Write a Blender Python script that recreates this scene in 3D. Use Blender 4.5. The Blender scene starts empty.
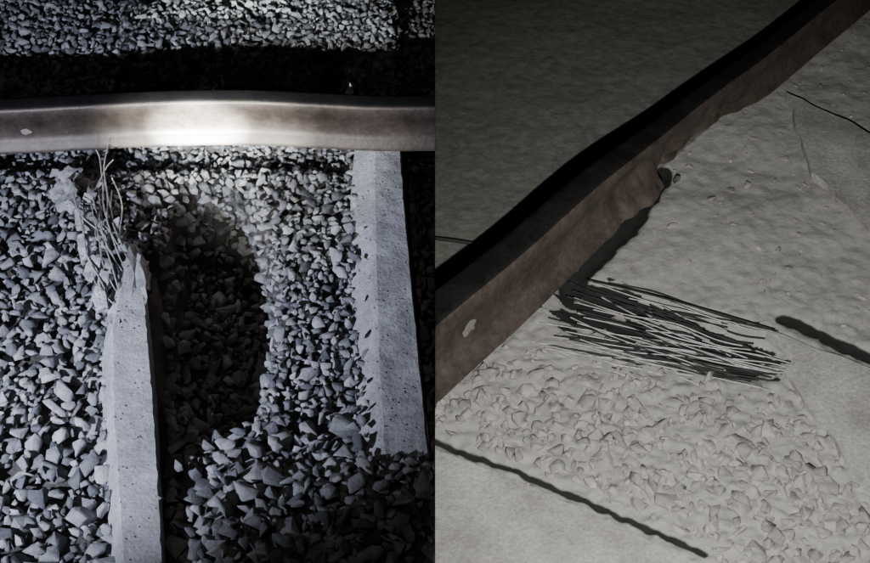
import bpy, bmesh, math, random
import numpy as np
from mathutils import Vector, Matrix, noise
random.seed(7); rng=np.random.default_rng(7)
scene=bpy.context.scene
# ------------------------------------------------------------ camera
T=math.radians(45); D=5.0; LENS=69.0; F=870*LENS/36
ct,st=math.cos(T),math.sin(T)
cam_d=bpy.data.cameras.new("camera"); cam=bpy.data.objects.new("camera",cam_d)
scene.collection.objects.link(cam); scene.camera=cam
cam.location=(0,-D*st,D*ct); cam.rotation_euler=(T,0,0)
cam_d.lens=LENS; cam_d.sensor_width=36; cam_d.clip_end=500; cam_d.clip_start=0.05
def G(u,v,z=0.0):
    """survey point read off the photograph -> metres on the horizontal plane at height z"""
    k=(281.5-v)/F
    y=(k*(D-z*ct)-z*st)/(ct-k*st)
    d=D+y*st-z*ct
    return Vector(((u-435)*d/F,y,z))
def uv_of(x,y,z=0.0):
    d=D+y*st-z*ct
    return 435+F*x/d, 281.5-F*(y*ct+z*st)/d
# ------------------------------------------------------------ materials
def new_mat(name):
    m=bpy.data.materials.new(name); m.use_nodes=True
    nt=m.node_tree; b=nt.nodes["Principled BSDF"]
    return m,nt,b
def ramp(nt,fac,stops):
    r=nt.nodes.new("ShaderNodeValToRGB"); e=r.color_ramp.elements
    while len(e)<len(stops): e.new(0.5)
    for i,(p,c) in enumerate(stops):
        e[i].position=p; e[i].color=(*c,1)
    nt.links.new(fac,r.inputs[0]); return r.outputs[0]
def tex(nt,kind,scale,detail=4,rough=.6):
    g=nt.nodes.new("ShaderNodeNewGeometry")
    n=nt.nodes.new(kind); n.inputs["Scale"].default_value=scale
    if kind=="ShaderNodeTexNoise":
        n.inputs["Detail"].default_value=detail; n.inputs["Roughness"].default_value=rough
    nt.links.new(g.outputs["Position"],n.inputs["Vector"]); return n
def mixc(nt,a,b,fac,mode='MIX'):
    m=nt.nodes.new("ShaderNodeMix"); m.data_type='RGBA'; m.blend_type=mode
    if isinstance(fac,float): m.inputs[0].default_value=fac
    else: nt.links.new(fac,m.inputs[0])
    for i,s in ((6,a),(7,b)):
        if isinstance(s,tuple): m.inputs[i].default_value=(*s,1)
        else: nt.links.new(s,m.inputs[i])
    return m.outputs[2]
def bump(nt,b,h,strength,dist,prev=None):
    n=nt.nodes.new("ShaderNodeBump"); n.inputs["Strength"].default_value=strength; n.inputs["Distance"].default_value=dist
    nt.links.new(h,n.inputs["Height"])
    if prev: nt.links.new(prev,n.inputs["Normal"])
    nt.links.new(n.outputs[0],b.inputs["Normal"]); return n.outputs[0]
def stone_mat(name,lo,hi,nb=.5):
    m,nt,b=new_mat(name)
    g=nt.nodes.new("ShaderNodeNewGeometry")
    c1=ramp(nt,g.outputs["Random Per Island"],[(0,lo),(.5,tuple((a+c)/2 for a,c in zip(lo,hi))),(1,hi)])
    n=tex(nt,"ShaderNodeTexNoise",38,5,.7)
    c2=ramp(nt,n.outputs[0],[(.3,(.6,.6,.61)),(.7,(1.15,1.14,1.12))])
    c=mixc(nt,c1,c2,1.0,'MULTIPLY')
    nt.links.new(c,b.inputs["Base Color"]); b.inputs["Roughness"].default_value=.8
    n2=tex(nt,"ShaderNodeTexNoise",110,5,.75)
    bump(nt,b,n2.outputs[0],nb,.012)
    return m
def concrete_mat(name,lo,hi,por=1.0):
    m,nt,b=new_mat(name)
    n=tex(nt,"ShaderNodeTexNoise",9,8,.65)
    c=ramp(nt,n.outputs[0],[(.3,lo),(.7,hi)])
    n5=tex(nt,"ShaderNodeTexNoise",90,4,.7)
    c=mixc(nt,c,ramp(nt,n5.outputs[0],[(.3,(.70,.70,.71)),(.65,(1.08,1.08,1.08))]),1.0,'MULTIPLY')
    v=tex(nt,"ShaderNodeTexVoronoi",60); 
    pore=ramp(nt,v.outputs["Distance"],[(.12,(.25,.25,.25)),(.24,(1,1,1))])
    big=tex(nt,"ShaderNodeTexNoise",26,2)
    gate=ramp(nt,big.outputs[0],[(.50,(1,1,1)),(.56,(0,0,0))])
    pore2=mixc(nt,pore,(1,1,1),gate)
    c=mixc(nt,c,mixc(nt,(1,1,1),pore2,por),1.0,'MULTIPLY')
    st_=tex(nt,"ShaderNodeTexNoise",5,6,.75)
    c=mixc(nt,c,ramp(nt,st_.outputs[0],[(.38,(.72,.71,.69)),(.58,(1.03,1.03,1.03))]),1.0,'MULTIPLY')
    nt.links.new(c,b.inputs["Base Color"]); b.inputs["Roughness"].default_value=.9
    p=bump(nt,b,pore2,.6*por,.006)
    bump(nt,b,n5.outputs[0],.6,.006,p)
    return m
def steel_mat(name,lo,hi,rough=.42,metal=.55):
    m,nt,b=new_mat(name)
    n=tex(nt,"ShaderNodeTexNoise",11,8,.7)
    c=ramp(nt,n.outputs[0],[(.3,lo),(.68,hi)])
    n3=tex(nt,"ShaderNodeTexNoise",60,5,.7)
    c=mixc(nt,c,ramp(nt,n3.outputs[0],[(.35,(.75,.73,.71)),(.65,(1.15,1.15,1.15))]),1.0,'MULTIPLY')
    nt.links.new(c,b.inputs["Base Color"])
    r=nt.nodes.new("ShaderNodeMapRange"); r.inputs[3].default_value=rough-.1; r.inputs[4].default_value=rough+.2
    nt.links.new(n.outputs[0],r.inputs[0]); nt.links.new(r.outputs[0],b.inputs["Roughness"])
    b.inputs["Metallic"].default_value=metal
    n2=tex(nt,"ShaderNodeTexNoise",70,5,.6); bump(nt,b,n2.outputs[0],.3,.003)
    return m
def soil_mat(name,lo,hi,sc=22,bs=.7,bd=.02,shade_col=None,far=None):
    m,nt,b=new_mat(name)
    n=tex(nt,"ShaderNodeTexNoise",sc,8,.7)
    c=ramp(nt,n.outputs[0],[(.3,lo),(.7,hi)])
    if far:
        a=nt.nodes.new("ShaderNodeAttribute"); a.attribute_name="shoulder"
        c=mixc(nt,c,ramp(nt,n.outputs[0],[(.3,far[0]),(.7,far[1])]),a.outputs["Fac"])
    if shade_col:
        a=nt.nodes.new("ShaderNodeAttribute"); a.attribute_name="gap_shade"
        c=mixc(nt,c,shade_col,ramp(nt,a.outputs["Fac"],[(.38,(0,0,0)),(.62,(1,1,1))]))  # near-black colour painted in as shade of the gaps
    nt.links.new(c,b.inputs["Base Color"]); b.inputs["Roughness"].default_value=.95
    v=tex(nt,"ShaderNodeTexNoise",60,6,.7)
    bump(nt,b,v.outputs[0],bs,bd)
    return m
M_stoneL=stone_mat("crushed_granite",(.10,.105,.12),(.42,.42,.44),.6)
M_stoneR=stone_mat("dusty_granite",(.23,.225,.22),(.35,.34,.33),.4)
M_concL=concrete_mat("sleeper_concrete",(.33,.33,.35),(.47,.47,.49))
M_concR=concrete_mat("dusty_concrete",(.30,.295,.285),(.38,.375,.36),.25)
M_railL=steel_mat("rail_steel",(.034,.025,.020),(.082,.063,.052),.45,.3)
M_railR=steel_mat("rusty_rail_steel",(.05,.040,.033),(.125,.10,.086),.5,.3)
M_top=steel_mat("rail_running_surface",(.008,.008,.008),(.02,.019,.019),.5,.2)
M_wire=steel_mat("tendon_steel",(.28,.28,.28),(.46,.46,.46),.5,.2)
M_wireD=steel_mat("dark_wire_and_shade",(.012,.012,.012),(.03,.03,.03),.7,.2)  # also colours the tubes that stand for gap shade and a crack
M_lime=soil_mat("lime_stain",(.16,.145,.13),(.26,.24,.22),60,.3,.003)
M_soilL=soil_mat("ballast_fines",(.04,.038,.035),(.10,.09,.085))
M_soilR=soil_mat("ballast_dust",(.23,.225,.215),(.335,.33,.315),26,.5,.011,(.010,.010,.009),((.09,.094,.08),(.17,.172,.15)))  # near-black entry is painted shade, not a soil tone
M_earthR=soil_mat("dark_shoulder_soil",(.055,.06,.048),(.11,.112,.095),12,.6,.015)
M_ground=soil_mat("earth",(.05,.05,.04),(.10,.095,.08),3)
# ------------------------------------------------------------ helpers
colL=bpy.data.collections.new("first_site"); colR=bpy.data.collections.new("second_site")
scene.collection.children.link(colL); scene.collection.children.link(colR)
def mesh_obj(name,verts,faces,mats,col,parent=None,clip=0,smooth=False,fm=None):
    verts=[list(v) for v in verts]
    if clip:
        for v in verts:
            if clip<0: v[0]=min(v[0],-.0005)
            else: v[0]=max(v[0],.0005)
    me=bpy.data.meshes.new(name); me.from_pydata(verts,[],faces); me.update()
    for m in (mats if isinstance(mats,list) else [mats]): me.materials.append(m)
    if fm is not None: me.polygons.foreach_set("material_index",fm)
    if smooth: me.polygons.foreach_set("use_smooth",[True]*len(me.polygons))
    o=bpy.data.objects.new(name,me); col.objects.link(o)
    if parent: o.parent=parent
    return o
def nz(x,y,s,seed=0): return noise.noise(Vector((x*s+seed*7.3,y*s-seed*3.1,seed*1.7)))
def ss(a,b,x):
    t=min(1,max(0,(x-a)/(b-a))); return t*t*(3-2*t)
def in_poly(x,y,poly):
    c=False; n=len(poly); j=n-1
    for i in range(n):
        xi,yi=poly[i]; xj,yj=poly[j]
        if (yi>y)!=(yj>y) and x<(xj-xi)*(y-yi)/(yj-yi)+xi: c=not c
        j=i
    return c
# ------------------------------------------------------------ terrain shapes
RY=.60; RS=.93
def baseL(x,y):
    u,v=uv_of(x,y,0)
    h=.018*nz(x,y,4)+.012*nz(x,y,11,2)
    cx=216-(v-300)*-.02
    r=math.hypot((u-cx)/ (60),(v-308)/(138))*(1+.12*nz(x,y,7,8))
    h-=.28*(1-ss(.6,1.12,r))
    h-=.06*(1-ss(.03,.13,abs(y-RY-.01)))
    h+=.10*ss(450,510,v)*ss(170,230,u)*(1-ss(640,760,v))
    h-=.13*ss(400,425,u-.09*(v-180))*(1-ss(430,470,v))
    h+=.05*ss(1.0,1.3,y)
    return h
def dist_seg(px,py,a,b):
    ax,ay=a;bx,by=b; t=((px-ax)*(bx-ax)+(py-ay)*(by-ay))/((bx-ax)**2+(by-ay)**2); t=min(1,max(0,t))
    return math.hypot(px-ax-t*(bx-ax),py-ay-t*(by-ay)),t
def g2(u,v): p=G(u,v); return (p.x,p.y)
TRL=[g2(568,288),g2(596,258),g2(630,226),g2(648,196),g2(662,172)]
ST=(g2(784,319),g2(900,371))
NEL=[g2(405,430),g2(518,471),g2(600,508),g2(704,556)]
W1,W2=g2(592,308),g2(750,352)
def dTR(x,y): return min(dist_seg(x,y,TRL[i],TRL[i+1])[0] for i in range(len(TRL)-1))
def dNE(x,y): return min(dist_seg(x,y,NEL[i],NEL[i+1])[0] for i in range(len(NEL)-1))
RPATH=[(330,462,1.52),(435,368,1.42),(510,302,1.34),(580,240,1.25),(622,203,1.15),(652,176,1.04),(698,136,.94),(755,88,.90),(808,44,.88),(862,0,.86),(960,-84,.84)]
RL=[g2(u,v) for u,v,_ in RPATH]
def beyond_rail(x,y):
    for i in range(len(RL)-1):
        a,b=RL[i],RL[i+1]
        if a[0]<=x<=b[0]:
            return y>a[1]+(b[1]-a[1])*(x-a[0])/(b[0]-a[0])
    return y>RL[-1][1] if x>RL[-1][0] else False
def baseR(x,y):
    h=.014*nz(x,y,3.2,5)+.008*nz(x,y,9,6)+.004*nz(x,y,22,7)
    h-=.025*(1-ss(.0,.05,dTR(x,y)))
    h-=.006*(1-ss(.0,.035,dNE(x,y)))
    d,_=dist_seg(x,y,*ST); h-=.01*(1-ss(.0,.05,d))
    d,_=dist_seg(x,y,W1,W2); h-=.03*(1-ss(.05,.15,d))
    return h
def gap_shade(x,y):  # mask for shade painted along rail edge, slab edges and wire bed
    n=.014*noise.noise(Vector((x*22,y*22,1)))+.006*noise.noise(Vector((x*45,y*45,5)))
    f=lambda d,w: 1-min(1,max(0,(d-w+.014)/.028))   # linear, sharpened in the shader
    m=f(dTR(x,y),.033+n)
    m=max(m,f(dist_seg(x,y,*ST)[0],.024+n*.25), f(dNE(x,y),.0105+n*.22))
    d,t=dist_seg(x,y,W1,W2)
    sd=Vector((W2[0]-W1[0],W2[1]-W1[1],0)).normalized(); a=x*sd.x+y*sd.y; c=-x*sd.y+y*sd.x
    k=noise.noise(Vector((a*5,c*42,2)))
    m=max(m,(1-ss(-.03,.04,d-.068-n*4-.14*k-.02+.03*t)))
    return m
def bed(name,base,x0,x1,y0,y1,step,mat,col,off,attrs=None):
    nx=int((x1-x0)/step)+1; ny=int((y1-y0)/step)+1
    vs=[];fs=[]
    for j in range(ny):
        for i in range(nx):
            x=x0+(x1-x0)*i/(nx-1); y=y0+(y1-y0)*j/(ny-1)
            vs.append((x,y,base(x,y)+off))
    for j in range(ny-1):
        for i in range(nx-1):
            a=j*nx+i; fs.append((a,a+1,a+nx+1,a+nx))
    o=mesh_obj(name,vs,fs,mat,col,smooth=True)
    for k,fn in (attrs or {}).items():
        at=o.data.attributes.new(k,'FLOAT','POINT'); at.data.foreach_set("value",[float(fn(v[0],v[1])) for v in vs])
    return o
bed("ballast_subgrade",baseL,-2.3,-.0005,-1.7,2.3,.02,M_soilL,colL,-.03)
def baseR2(x,y):
    u,v=uv_of(x,y)
    k=.2+.75*ss(230,420,v)
    if beyond_rail(x,y): return .5*baseR(x,y)+.002*noise.noise(Vector((x*34,y*34,3)))
    return baseR(x,y)+k*.011*noise.noise(Vector((x*34,y*34,3)))+.003*k*noise.noise(Vector((x*80,y*80,9)))
bed("dusty_track_bed",baseR2,.0005,2.2,-1.4,2.4,.0072,M_soilR,colR,0,{"gap_shade":gap_shade,"shoulder":lambda x,y:1.0 if beyond_rail(x,y) else 0.0})
mesh_obj("ground",[(-200,-200,-.36),(200,-200,-.36),(200,300,-.36),(-200,300,-.36)],[(0,1,2,3)],M_ground,scene.collection)
# ------------------------------------------------------------ stones
def proto(seed):
    r=random.Random(seed); bm=bmesh.new()
    ax=(1,r.uniform(.58,.92),r.uniform(.42,.78))
    for i in range(r.choice([9,11,13])):
        v=Vector((r.gauss(0,1),r.gauss(0,1),r.gauss(0,1))).normalized()
        k=r.uniform(.8,1.1)
        m=max(abs(v.x),abs(v.y),abs(v.z)); v=v.lerp(v/m*.8,.6)*k
        bm.verts.new((v.x*ax[0],v.y*ax[1],v.z*ax[2]))
    res=bmesh.ops.convex_hull(bm,input=bm.verts)
    bad=[g for g in res["geom_interior"] if isinstance(g,bmesh.types.BMVert)]
    if bad: bmesh.ops.delete(bm,geom=bad,context='VERTS')
    bmesh.ops.dissolve_limit(bm,angle_limit=math.radians(14),verts=bm.verts,edges=bm.edges)
    bmesh.ops.bevel(bm,geom=list(bm.edges),offset=.025,segments=1,affect='EDGES',profile=.5)
    bmesh.ops.triangulate(bm,faces=bm.faces)
    bm.verts.index_update()
    V=np.array([v.co[:] for v in bm.verts]); Fc=np.array([[v.index for v in f.verts] for f in bm.faces]); bm.free()
    return V,Fc
PROT=[proto(100+i) for i in range(28)]
def rot():
    q=rng.normal(size=4); q/=np.linalg.norm(q); w,x,y,z=q
    return np.array([[1-2*(y*y+z*z),2*(x*y-z*w),2*(x*z+y*w)],[2*(x*y+z*w),1-2*(x*x+z*z),2*(y*z-x*w)],[2*(x*z-y*w),2*(y*z+x*w),1-2*(x*x+y*y)]])
def build_stones(name,items,mat,col,clip):
    VV=[];FF=[];n=0
    for (x,y,z,r) in items:
        V,Fc=PROT[rng.integers(len(PROT))]
        W=(V*r)@rot().T; W[:,2]*=.85; W+=np.array((x,y,z))
        if clip<0: W[:,0]=np.minimum(W[:,0],-.0006)
        elif clip>0: W[:,0]=np.maximum(W[:,0],.0006)
        VV.append(W);FF.append(Fc+n);n+=len(W)
    V=np.concatenate(VV).astype(np.float32);Fc=np.concatenate(FF).astype(np.int32)
    me=bpy.data.meshes.new(name); me.vertices.add(len(V)); me.vertices.foreach_set("co",V.ravel())
    me.loops.add(Fc.size); me.loops.foreach_set("vertex_index",Fc.ravel())
    me.polygons.add(len(Fc)); me.polygons.foreach_set("loop_start",np.arange(0,Fc.size,3,dtype=np.int32))
    me.update(calc_edges=True); me.materials.append(mat)
    o=bpy.data.objects.new(name,me); col.objects.link(o); return o
SL1=[g2(106,245),g2(160,245),g2(176,600),g2(114,600)]
SL2=[g2(355,130),g2(406,130),g2(434,470),g2(378,470)]
def pileL():
    x0,y0,x1,y1=-2.3,-1.7,0.05,2.3; s=.0115
    nx=int((x1-x0)/s);ny=int((y1-y0)/s)
    B=np.array([[baseL(x0+(i+.5)*s,y0+(j+.5)*s) for i in range(nx)] for j in range(ny)])-.03
    H=B.copy(); items=[]
    ii=(np.arange(nx)+.5)*s+x0; jj=(np.arange(ny)+.5)*s+y0
    for k in range(110000):
        x=rng.uniform(-2.25,.03);y=rng.uniform(-1.65,2.25)
        dm=.055-.015*ss(-1.,.1,y)-.012*ss(.1,.9,y)
        u,v=uv_of(x,y)
        if 170<u<345 and v<420: dm*=.88
        r=dm*.5*math.exp(min(.6,rng.normal(-.05,.38)))
        if in_poly(x,y,SL1) or in_poly(x,y,SL2):
            continue
        a0=max(0,int((x-r-x0)/s));a1=min(nx,int((x+r-x0)/s)+1);b0=max(0,int((y-r-y0)/s));b1=min(ny,int((y+r-y0)/s)+1)
        dx=ii[a0:a1][None,:]-x;dy=jj[b0:b1][:,None]-y;q=r*r-dx*dx-dy*dy;m=q>0
        if not m.any(): continue
        h=H[b0:b1,a0:a1]; z=np.quantile(h[m],.5)+r*.40
        b=B[b0:b1,a0:a1][m].mean()
        if z-b>dm*1.0: continue
        if abs(y-RY-.01)<.10 and z+r*.6>.05: continue
        top=z+np.sqrt(np.maximum(q,0))*.8
        H[b0:b1,a0:a1]=np.where(m,np.maximum(h,top),h)
        items.append((x,y,z,r*1.18))
    return items
itL=pileL()
for (u,v,r) in [(158,505,.04),(150,548,.028),(385,478,.03),(415,487,.032),(398,500,.035),(360,440,.028),(352,425,.025),(178,470,.03),(425,478,.03),(372,492,.035),(408,498,.03),(352,300,.016),(354,335,.018),(357,380,.02),(350,260,.015),(352,230,.014),(356,408,.02)]:
    p=G(u,v,.06); itL.append((p.x,p.y,.055 if v<460 and u>300 else .075,r))
build_stones("ballast",itL,M_stoneL,colL,-1)
S3=[g2(760,325),g2(960,420),g2(1100,640),g2(865,482),g2(800,400)]
S4=[g2(380,425),g2(720,570),g2(620,900),g2(380,900)]
S5=[g2(785,92),g2(960,180),g2(960,270),g2(812,172)]
items=[]
for k in range(14000):
    x=rng.uniform(-.02,2.2);y=rng.uniform(-1.4,2.3)
    u,v=uv_of(x,y)
    if in_poly(x,y,S3) or in_poly(x,y,S4) or in_poly(x,y,S5): continue
    if beyond_rail(x,y) or gap_shade(x,y)>.3: continue
    low=ss(330,410,v-.15*(u-600))
    if rng.random()>.16+.79*low: continue
    r=(.017+.008*low)*math.exp(rng.normal(0,.33))
    if dNE(x,y)<r+.010: continue
    z=baseR(x,y)-r*(.46-.36*low)+rng.normal(0,.004)
    items.append((x,y,z,r))
for (u,v,r) in [(545,378,.05),(618,318,.03),(640,345,.025),(683,420,.04),(600,335,.03),(560,362,.035),(660,372,.025),(583,350,.02),(700,350,.02)]:
    p=G(u,v,-.01); items.append((p.x,p.y,-.01,r))
build_stones("ballast",items,M_stoneR,colR,1)
p=G(678,180,.01); build_stones("dark_stone",[(p.x,p.y,.01,.024)],M_earthR,colR,1)
# ------------------------------------------------------------ sleepers
def sleeper(name,rows,zt,zb,mat,col,clip,batR=1.0):
    vs=[];fs=[]
    N=60
    def interp(t,idx):
        f=t*(len(rows)-1); i=min(int(f),len(rows)-2); f-=i
        a=rows[i][idx];b=rows[i+1][idx]
        return a[0]*(1-f)+b[0]*f, a[1]*(1-f)+b[1]*f
    ncs=0
    for k in range(N+1):
        t=k/N
        TL=Vector(G(*interp(t,0),zt));TR=Vector(G(*interp(t,1),zt))
        BL=Vector(G(*interp(t,2),0));BR=Vector(G(*interp(t,3),0))
        BL.y=TL.y; BR.y=TR.y
        B0=BL.copy(); BL=B0+Vector(((B0.x-TL.x)*.15,0,zb))
        dBR=(BR-TR); BR=TR+Vector((dBR.x*batR,0,-(zt-zb)))
        pts=[]
        pts+= [BL,B0,TL+(B0-TL).normalized()*.008]
        M=8
        for q in range(M+1):
            w=q/M; pts.append(TL.lerp(TR,.04+.92*w))
        pts+= [TR+(BR-TR).normalized()*.008,BR.lerp(TR,.5),BR]
        for pnt in pts:
            pnt=pnt.copy(); n3=noise.noise(pnt*30)
            pnt+=Vector((n3*.003+noise.noise(pnt*70)*.002,0,noise.noise(pnt*22+Vector((5,5,5)))*.003))
            vs.append(pnt)
        ncs=len(pts)
    for k in range(N):
        for i in range(ncs-1):
            a=k*ncs+i; fs.append((a,a+1,a+ncs+1,a+ncs))
    fs.append(tuple(range(ncs-1,-1,-1))); fs.append(tuple(N*ncs+i for i in range(ncs)))
    return mesh_obj(name,vs,fs,mat,col,clip=clip)
root=bpy.data.objects.new("broken_concrete_sleeper",None); colL.objects.link(root)
o=sleeper("sleeper_body",[((121,285),(143,275),(112,300),(149,285)),
   ((112,330),(148,330),(106,335),(155,336)),
   ((112,400),(154,400),(107,400),(162,402)),
   ((117,480),(159,480),(112,480),(167,480)),
   ((123,570),(164,570),(118,570),(172,570)),
   ((128,650),(168,650),(123,650),(176,650))],.10,-.24,M_concL,colL,-1,1.1); o.parent=root
def chunk(name,pts,mat,col,parent,clip,amp=.012,cuts=3):
    bm=bmesh.new()
    for q in pts: bm.verts.new(q)
    r=bmesh.ops.convex_hull(bm,input=bm.verts)
    bad=[g for g in r["geom_interior"] if isinstance(g,bmesh.types.BMVert)]
    if bad: bmesh.ops.delete(bm,geom=bad,context='VERTS')
    bmesh.ops.subdivide_edges(bm,edges=bm.edges,cuts=cuts,use_grid_fill=True)
    for v in bm.verts: v.co+=Vector((noise.noise(v.co*40),noise.noise(v.co*40+Vector((9,0,0))),noise.noise(v.co*40+Vector((0,9,0)))))*amp
    bmesh.ops.triangulate(bm,faces=bm.faces)
    me=bpy.data.meshes.new(name); bm.to_mesh(me); bm.free(); me.materials.append(mat)
    ob=bpy.data.objects.new(name,me); col.objects.link(ob); ob.parent=parent; return ob
chunk("fractured_tip",[G(124,275,.08),G(144,272,.105),G(136,243,.09),G(130,246,.10),G(118,305,.098),G(148,305,.098),G(120,280,-.1),G(150,270,-.1),G(134,244,-.05)],M_concL,colL,root,-1,.016)
chunk("fractured_spur",[G(107,322,.07),G(112,292,.05),G(119,284,.07),G(120,325,.10),G(106,320,-.1),G(118,290,-.1),G(124,305,.09)],M_concL,colL,root,-1,.016)
chunk("fractured_spur_2",[G(118,282,.04),G(122,262,.05),G(129,262,.06),G(128,290,.08),G(118,280,-.1),G(128,265,-.1)],M_concL,colL,root,-1,.014)
chunk("fractured_spur_3",[G(140,268,.06),G(148,262,.02),G(150,290,.06),G(143,290,.09),G(142,262,-.1),G(152,290,-.1)],M_concL,colL,root,-1,.014)
def tube(name,paths,rad,mat,col,parent=None,clip=0):
    vs=[];fs=[];n=0;S=6
    for P in paths:
        Q=[]
        for i in range(len(P)-1):
            p0=P[max(i-1,0)];p1=P[i];p2=P[i+1];p3=P[min(i+2,len(P)-1)]
            for k in range(6):
                t=k/6
                Q.append(.5*((2*p1)+(p2-p0)*t+(2*p0-5*p1+4*p2-p3)*t*t+(3*p1-p0-3*p2+p3)*t**3))
        Q.append(P[-1])
        for i,q in enumerate(Q):
            d=(Q[min(i+1,len(Q)-1)]-Q[max(i-1,0)]).normalized()
            a=d.cross(Vector((0,0,1)));a=a.normalized() if a.length>1e-4 else Vector((1,0,0)); b=d.cross(a)
            for s in range(S):
                w=2*math.pi*s/S; vs.append(q+a*math.cos(w)*rad+b*math.sin(w)*rad)
        for i in range(len(Q)-1):
            for s in range(S):
                fs.append((n+i*S+s,n+i*S+(s+1)%S,n+(i+1)*S+(s+1)%S,n+(i+1)*S+s))
        fs.append(tuple(n+s for s in range(S))); fs.append(tuple(n+(len(Q)-1)*S+s for s in reversed(range(S))))
        n=len(vs)
    return mesh_obj(name,vs,fs,mat,col,parent,clip,smooth=True)
rw=random.Random(3); P=[]
for i in range(10):
    a=i/9
    su=106+26*a+rw.uniform(-3,3); sv=308-48*a+rw.uniform(-6,8)
    u=78+32*a+rw.uniform(-9,7); v=186-20*a+rw.uniform(-10,26)
    if i%4==2: v+=35
    pts=[G(su,sv,.08)]
    for t in (.25,.5,.75):
        pts.append(G(su+(u-su)*t-6*math.sin(t*3.1)+rw.uniform(-4,4),sv+(v-sv)*t+rw.uniform(-4,4),.075+.02*math.sin(t*3)+rw.uniform(-.012,.012)))
    pts.append(G(u,v,.05+rw.uniform(-.02,.03))); P.append(pts)
for (a,b,c) in [((112,215),(104,170),(109,143)),((104,200),(100,160),(96,150)),((95,190),(106,168),(113,160)),((118,240),(122,205),(112,178)),((98,230),(80,214),(72,190))]:
    P.append([G(*a,.08),G(*b,.10),G(*c,.10)])
tube("prestressing_wires",P,.0022,M_wire,colL,root)
def frag(name,u,v,z,rx,ry,rz,ang,mat,col,parent=None):
    c=G(u,v,z); R=Matrix.Rotation(ang,3,'Z')@Matrix.Rotation(.35,3,'X'); r=random.Random(u+v); pts=[]
    for sx in(-1,1):
        for sy in(-1,1):
            for sz in(-1,1):
                pts.append(c+R@Vector((sx*rx*r.uniform(.6,1),sy*ry*r.uniform(.6,1),sz*rz*r.uniform(.6,1))))
    return chunk(name,pts,mat,col,parent,0,.008)
for i,(u,v,rx,ry,a) in enumerate([(62,192,.045,.03,.5),(67,174,.03,.02,1.1),(84,246,.018,.05,.2),(94,270,.02,.045,-.3),(103,285,.016,.05,-.2),(80,218,.016,.035,.1),(106,240,.014,.04,-.1),(92,226,.022,.03,.6),(100,303,.02,.03,.3),(72,206,.02,.02,.9),(116,228,.014,.03,.2),(90,196,.018,.022,1.2)]):
    frag("concrete_fragment",u,v,.072,rx,ry,.02,a,M_concL,colL)
chunk("concrete_fragment",[G(340,108,.05),G(360,108,.05),G(350,82,.19),G(346,92,.16),G(354,93,.15),G(342,104,-.03),G(358,104,-.03),G(350,92,.0)],M_concL,colL,None,-1,.004,2)
sleeper("concrete_sleeper",[((374,128),(400,128),(356,128),(408,128)),
   ((374,185),(403,185),(351,190),(412,190)),
   ((375,260),(410,260),(352,260),(420,260)),
   ((378,360),(420,360),(355,365),(432,360)),
   ((384,470),(431,470),(363,470),(445,470)),
   ((392,580),(442,580),(370,580),(458,580))],.05,-.24,M_concL,colL,-1)
rr=bpy.data.objects.new("broken_concrete_sleeper",None); colR.objects.link(rr)
def slab(name,poly,zt,zb,mat,col,parent=None,clip=0,rough=.006,cuts=14):
    bm=bmesh.new(); vs=[bm.verts.new(G(u,v,zt)) for u,v in poly]; f=bm.faces.new(vs)
    if f.normal.z<0: f.normal_flip()
    ex=bmesh.ops.extrude_face_region(bm,geom=[f])
    for g in ex["geom"]:
        if isinstance(g,bmesh.types.BMVert): g.co.z=zb
    bmesh.ops.recalc_face_normals(bm,faces=bm.faces)
    bmesh.ops.triangulate(bm,faces=[q for q in bm.faces if abs(q.normal.z)>.9])
    bmesh.ops.subdivide_edges(bm,edges=bm.edges,cuts=cuts,use_grid_fill=True)
    for v in bm.verts:
        c=v.co.copy(); v.co+=Vector((noise.noise(c*14),noise.noise(c*14+Vector((9,0,0))),.5*noise.noise(c*9+Vector((0,9,0)))))*rough
        if clip>0: v.co.x=max(v.co.x,.0006)
    bmesh.ops.triangulate(bm,faces=bm.faces)
    me=bpy.data.meshes.new(name);bm.to_mesh(me);bm.free();me.materials.append(mat)
    ob=bpy.data.objects.new(name,me);col.objects.link(ob)
    if parent: ob.parent=parent
    return ob
slab("sleeper_body",[(768,330),(870,368),(1000,420),(1080,560),(960,540),(872,492),(838,445),(808,405),(785,372),(795,352)],.022,-.2,M_concR,colR,rr,1,.010)
slab("concrete_sleeper",[(400,438),(520,482),(600,518),(690,560),(800,608),(700,800),(400,800)],.035,-.2,M_concR,colR,None,1,.006)
slab("concrete_sleeper",[(786,92),(870,132),(960,175),(960,270),(870,226),(812,172)],.025,-.2,M_concR,colR,None,1,.012)
rw=random.Random(11); P=[];Pd=[]
for i in range(56):
    t=rw.random()
    s=(578-46*t+rw.uniform(-10,44),276+76*t+rw.uniform(-3,3))
    e=(755+58*t+rw.uniform(-80,20),322+80*t+rw.uniform(-9,9))
    if t>.8: e=(710+rw.uniform(-60,100),380+rw.uniform(-14,20))
    if rw.random()<.3: s=(s[0]+60,s[1]+16)
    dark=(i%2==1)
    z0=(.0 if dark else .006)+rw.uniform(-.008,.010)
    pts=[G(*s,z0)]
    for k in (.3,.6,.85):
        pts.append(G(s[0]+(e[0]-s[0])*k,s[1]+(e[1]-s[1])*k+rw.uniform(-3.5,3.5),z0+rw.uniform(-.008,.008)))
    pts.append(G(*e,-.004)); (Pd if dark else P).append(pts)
tube("prestressing_wires",P,.0021,M_wire,colR,rr,1)
tube("dark_wires_and_gap_shade",Pd+[[G(588,280,.03),G(640,292,.035),G(700,308,.035),G(775,330,.03)]],.0026,M_wireD,colR,rr,1)  # mostly near-black tubes painting the shade between wires, plus one real wire
tube("crack_line",[[G(425,237,.02),G(450,240,.02),G(477,244,.015)]],.006,M_wireD,colR,None,1)  # dark tube added to stand for a crack beyond the rail
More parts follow.
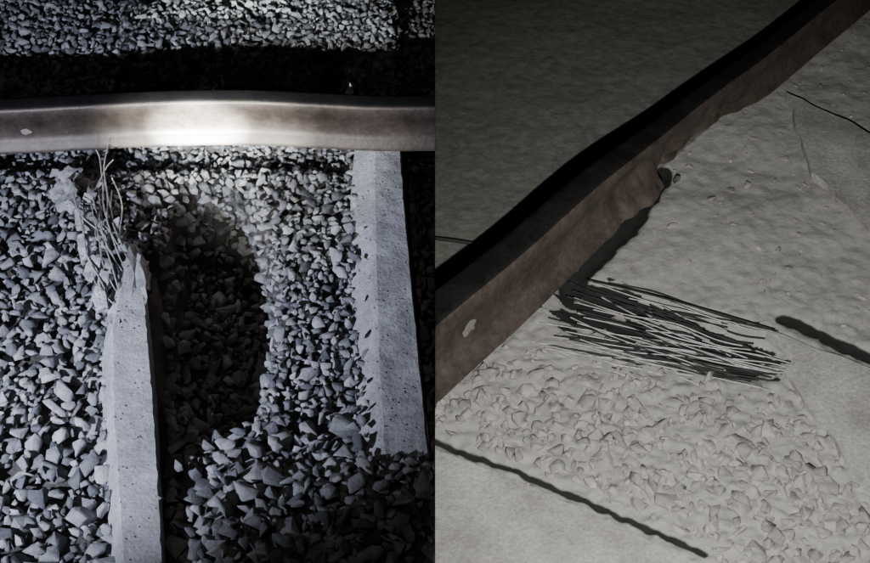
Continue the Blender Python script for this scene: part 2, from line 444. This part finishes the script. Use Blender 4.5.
# ------------------------------------------------------------ rails
PROF=[(-.062,0),(-.060,.012),(-.040,.030),(-.030,.050),(-.029,.085),(-.031,.112),(-.036,.125),(-.037,.160),(-.031,.170),(-.02,.1725),
      (.02,.1725),(.031,.170),(.037,.160),(.036,.125),(.031,.112),(.029,.085),(.030,.050),(.040,.030),(.060,.012),(.062,0)]
def rail(name,path,scales,mats,col,clip,deform=None):
    vs=[];fs=[];fm=[];Q=[];S=[]
    for i in range(len(path)-1):
        n=18
        for k in range(n):
            t=k/n
            p0=path[max(i-1,0)];p1=path[i];p2=path[i+1];p3=path[min(i+2,len(path)-1)]
            Q.append(.5*((2*p1)+(p2-p0)*t+(2*p0-5*p1+4*p2-p3)*t*t+(3*p1-p0-3*p2+p3)*t**3))
            S.append(scales[i]*(1-t)+scales[i+1]*t)
    Q.append(path[-1]);S.append(scales[-1])
    n=len(PROF)
    for i,q in enumerate(Q):
        d=(Q[min(i+1,len(Q)-1)]-Q[max(i-1,0)]);d.normalize()
        side=d.cross(Vector((0,0,1))).normalized(); up=side.cross(d)
        for j,(a,b) in enumerate(PROF):
            a2,b2=a*S[i],b*S[i]
            p=q+side*a2+up*b2
            if deform: p=deform(p,j,q,side,up)
            vs.append(p)
    for i in range(len(Q)-1):
        for j in range(n):
            fs.append((i*n+j,i*n+(j+1)%n,(i+1)*n+(j+1)%n,(i+1)*n+j)); fm.append(1 if 7<=j<=10 else 0)
    fs.append(tuple(range(n)));fs.append(tuple((len(Q)-1)*n+j for j in reversed(range(n))));fm+=[0,0]
    o=mesh_obj(name,vs,fs,mats,col,clip=clip,fm=fm,smooth=True)
    o.data.set_sharp_from_angle(angle=math.radians(50))
    return o
def stain(parent,c,ax,ay,rx,ry,nrm,col):
    vs=[c+nrm*.002];fs=[]
    N=24
    for i in range(N):
        w=2*math.pi*i/N; k=1+.55*noise.noise(Vector((math.cos(w)*1.7,math.sin(w)*1.7,c.x*3)))
        vs.append(c+ax*math.cos(w)*rx*k+ay*math.sin(w)*ry*k)
    for i in range(N): fs.append((0,1+i,1+(i+1)%N))
    return mesh_obj("lime_stain",vs,fs,M_lime,col,parent,smooth=True)
railA=rail("railway_rail",[Vector((x,RY+dy,.055+dz)) for x,dy,dz in [(-2.4,-.02,-.01),(-1.9,-.02,-.01),(-1.4,-.01,-.01),(-1.1,.0,0),(-.85,.012,.006),(-.6,.016,.006),(-.4,.01,.0),(-.2,.0,-.005),(-.0005,0,-.005)]],[RS]*9,[M_railL,M_top],colL,-1)
stain(railA,Vector((-1.305,RY-.008-.0295*RS-.0008,.112)),Vector((1,0,0)),Vector((0,0,1)),.016,.012,Vector((0,-1,0)),colL)
def defo(p,j,q,side,up):
    u,v=uv_of(q.x,q.y)
    k=ss(570,620,u)*(1-ss(700,760,u))
    if j>=16:
        p=p+side*(.018*noise.noise(q*22)+.008*noise.noise(q*60))*k+up*(.015*k)
        p=p-side*.044*ss(640,650,u)*(1-ss(690,760,u))*(1 if j>=17 else 0)
        p=p+side*.018*ss(600,625,u)*(1-ss(632,646,u))*(1 if j>=17 else 0)
    if 13<=j<=15: p=p-side*.018*k*(.5+noise.noise(q*12+Vector((3,3,3))))
    return p
railB=rail("railway_rail",[G(u,v,.02)+Vector((0,0,(.02 if 560<u<700 else 0))) for u,v,s in RPATH],[s for *_,s in RPATH],[M_railR,M_top],colR,1,defo)
a_,b_=G(435,368,.02),G(510,302,.02); dd=(b_-a_).normalized(); sd=dd.cross(Vector((0,0,1))).normalized()
q0=a_.lerp(b_,.30)
stain(railB,q0+sd*(.0298*1.395+.0008)+Vector((0,0,.082*1.4)),dd,Vector((0,0,1)),.030,.022,sd,colR)
# ------------------------------------------------------------ light
w=bpy.data.worlds.new("World"); scene.world=w; w.use_nodes=True
nt=w.node_tree; bg=nt.nodes["Background"]; sky=nt.nodes.new("ShaderNodeTexSky"); sky.sky_type='NISHITA'; sky.sun_disc=False
sky.sun_elevation=math.radians(2); sky.sun_rotation=math.radians(200)
nt.links.new(sky.outputs[0],bg.inputs[0]); bg.inputs[1].default_value=.002
def spot(name,loc,tgt,energy,angle,blend,color,rad,recv,sx=1):
    l=bpy.data.lights.new(name,'SPOT'); l.energy=energy; l.spot_size=math.radians(angle); l.spot_blend=blend; l.color=color; l.shadow_soft_size=rad
    o=bpy.data.objects.new(name,l); scene.collection.objects.link(o); o.location=loc
    o.rotation_euler=(Vector(tgt)-Vector(loc)).to_track_quat('-Z','Y').to_euler(); o.scale=(sx,1,1)
    if recv: o.light_linking.receiver_collection=recv
    return o
spot("added_fill_lamp",(-2.0,-1.9,1.2),(-.78,.25,0),590,62,1.0,(.75,.81,1.0),.02,colL)
spot("added_fill_lamp",(-.9,-2.0,.95),G(198,127,.12),26000,4.6,1.0,(.95,1,.97),.015,colL,1.7)
spot("added_fill_lamp",(-.9,-2.0,.96),G(205,128,.12),2600,9.5,1.0,(.95,1,.96),.015,colL,1.7)
spot("added_fill_lamp",(-.9,-2.0,1.3),G(285,120,.10),380,20,1.0,(.97,1,.90),.015,colL)
spot("added_fill_lamp",(-.4,-2.6,3.2),(-.6,.1,0),24,60,.8,(1,.93,.80),.03,colL)  # weak fill added to lift the dark hole, no such source seen
spot("added_fill_lamp",(.35,-2.3,2.0),G(700,425,0),450,61,1.0,(1,.985,.955),.02,colR)
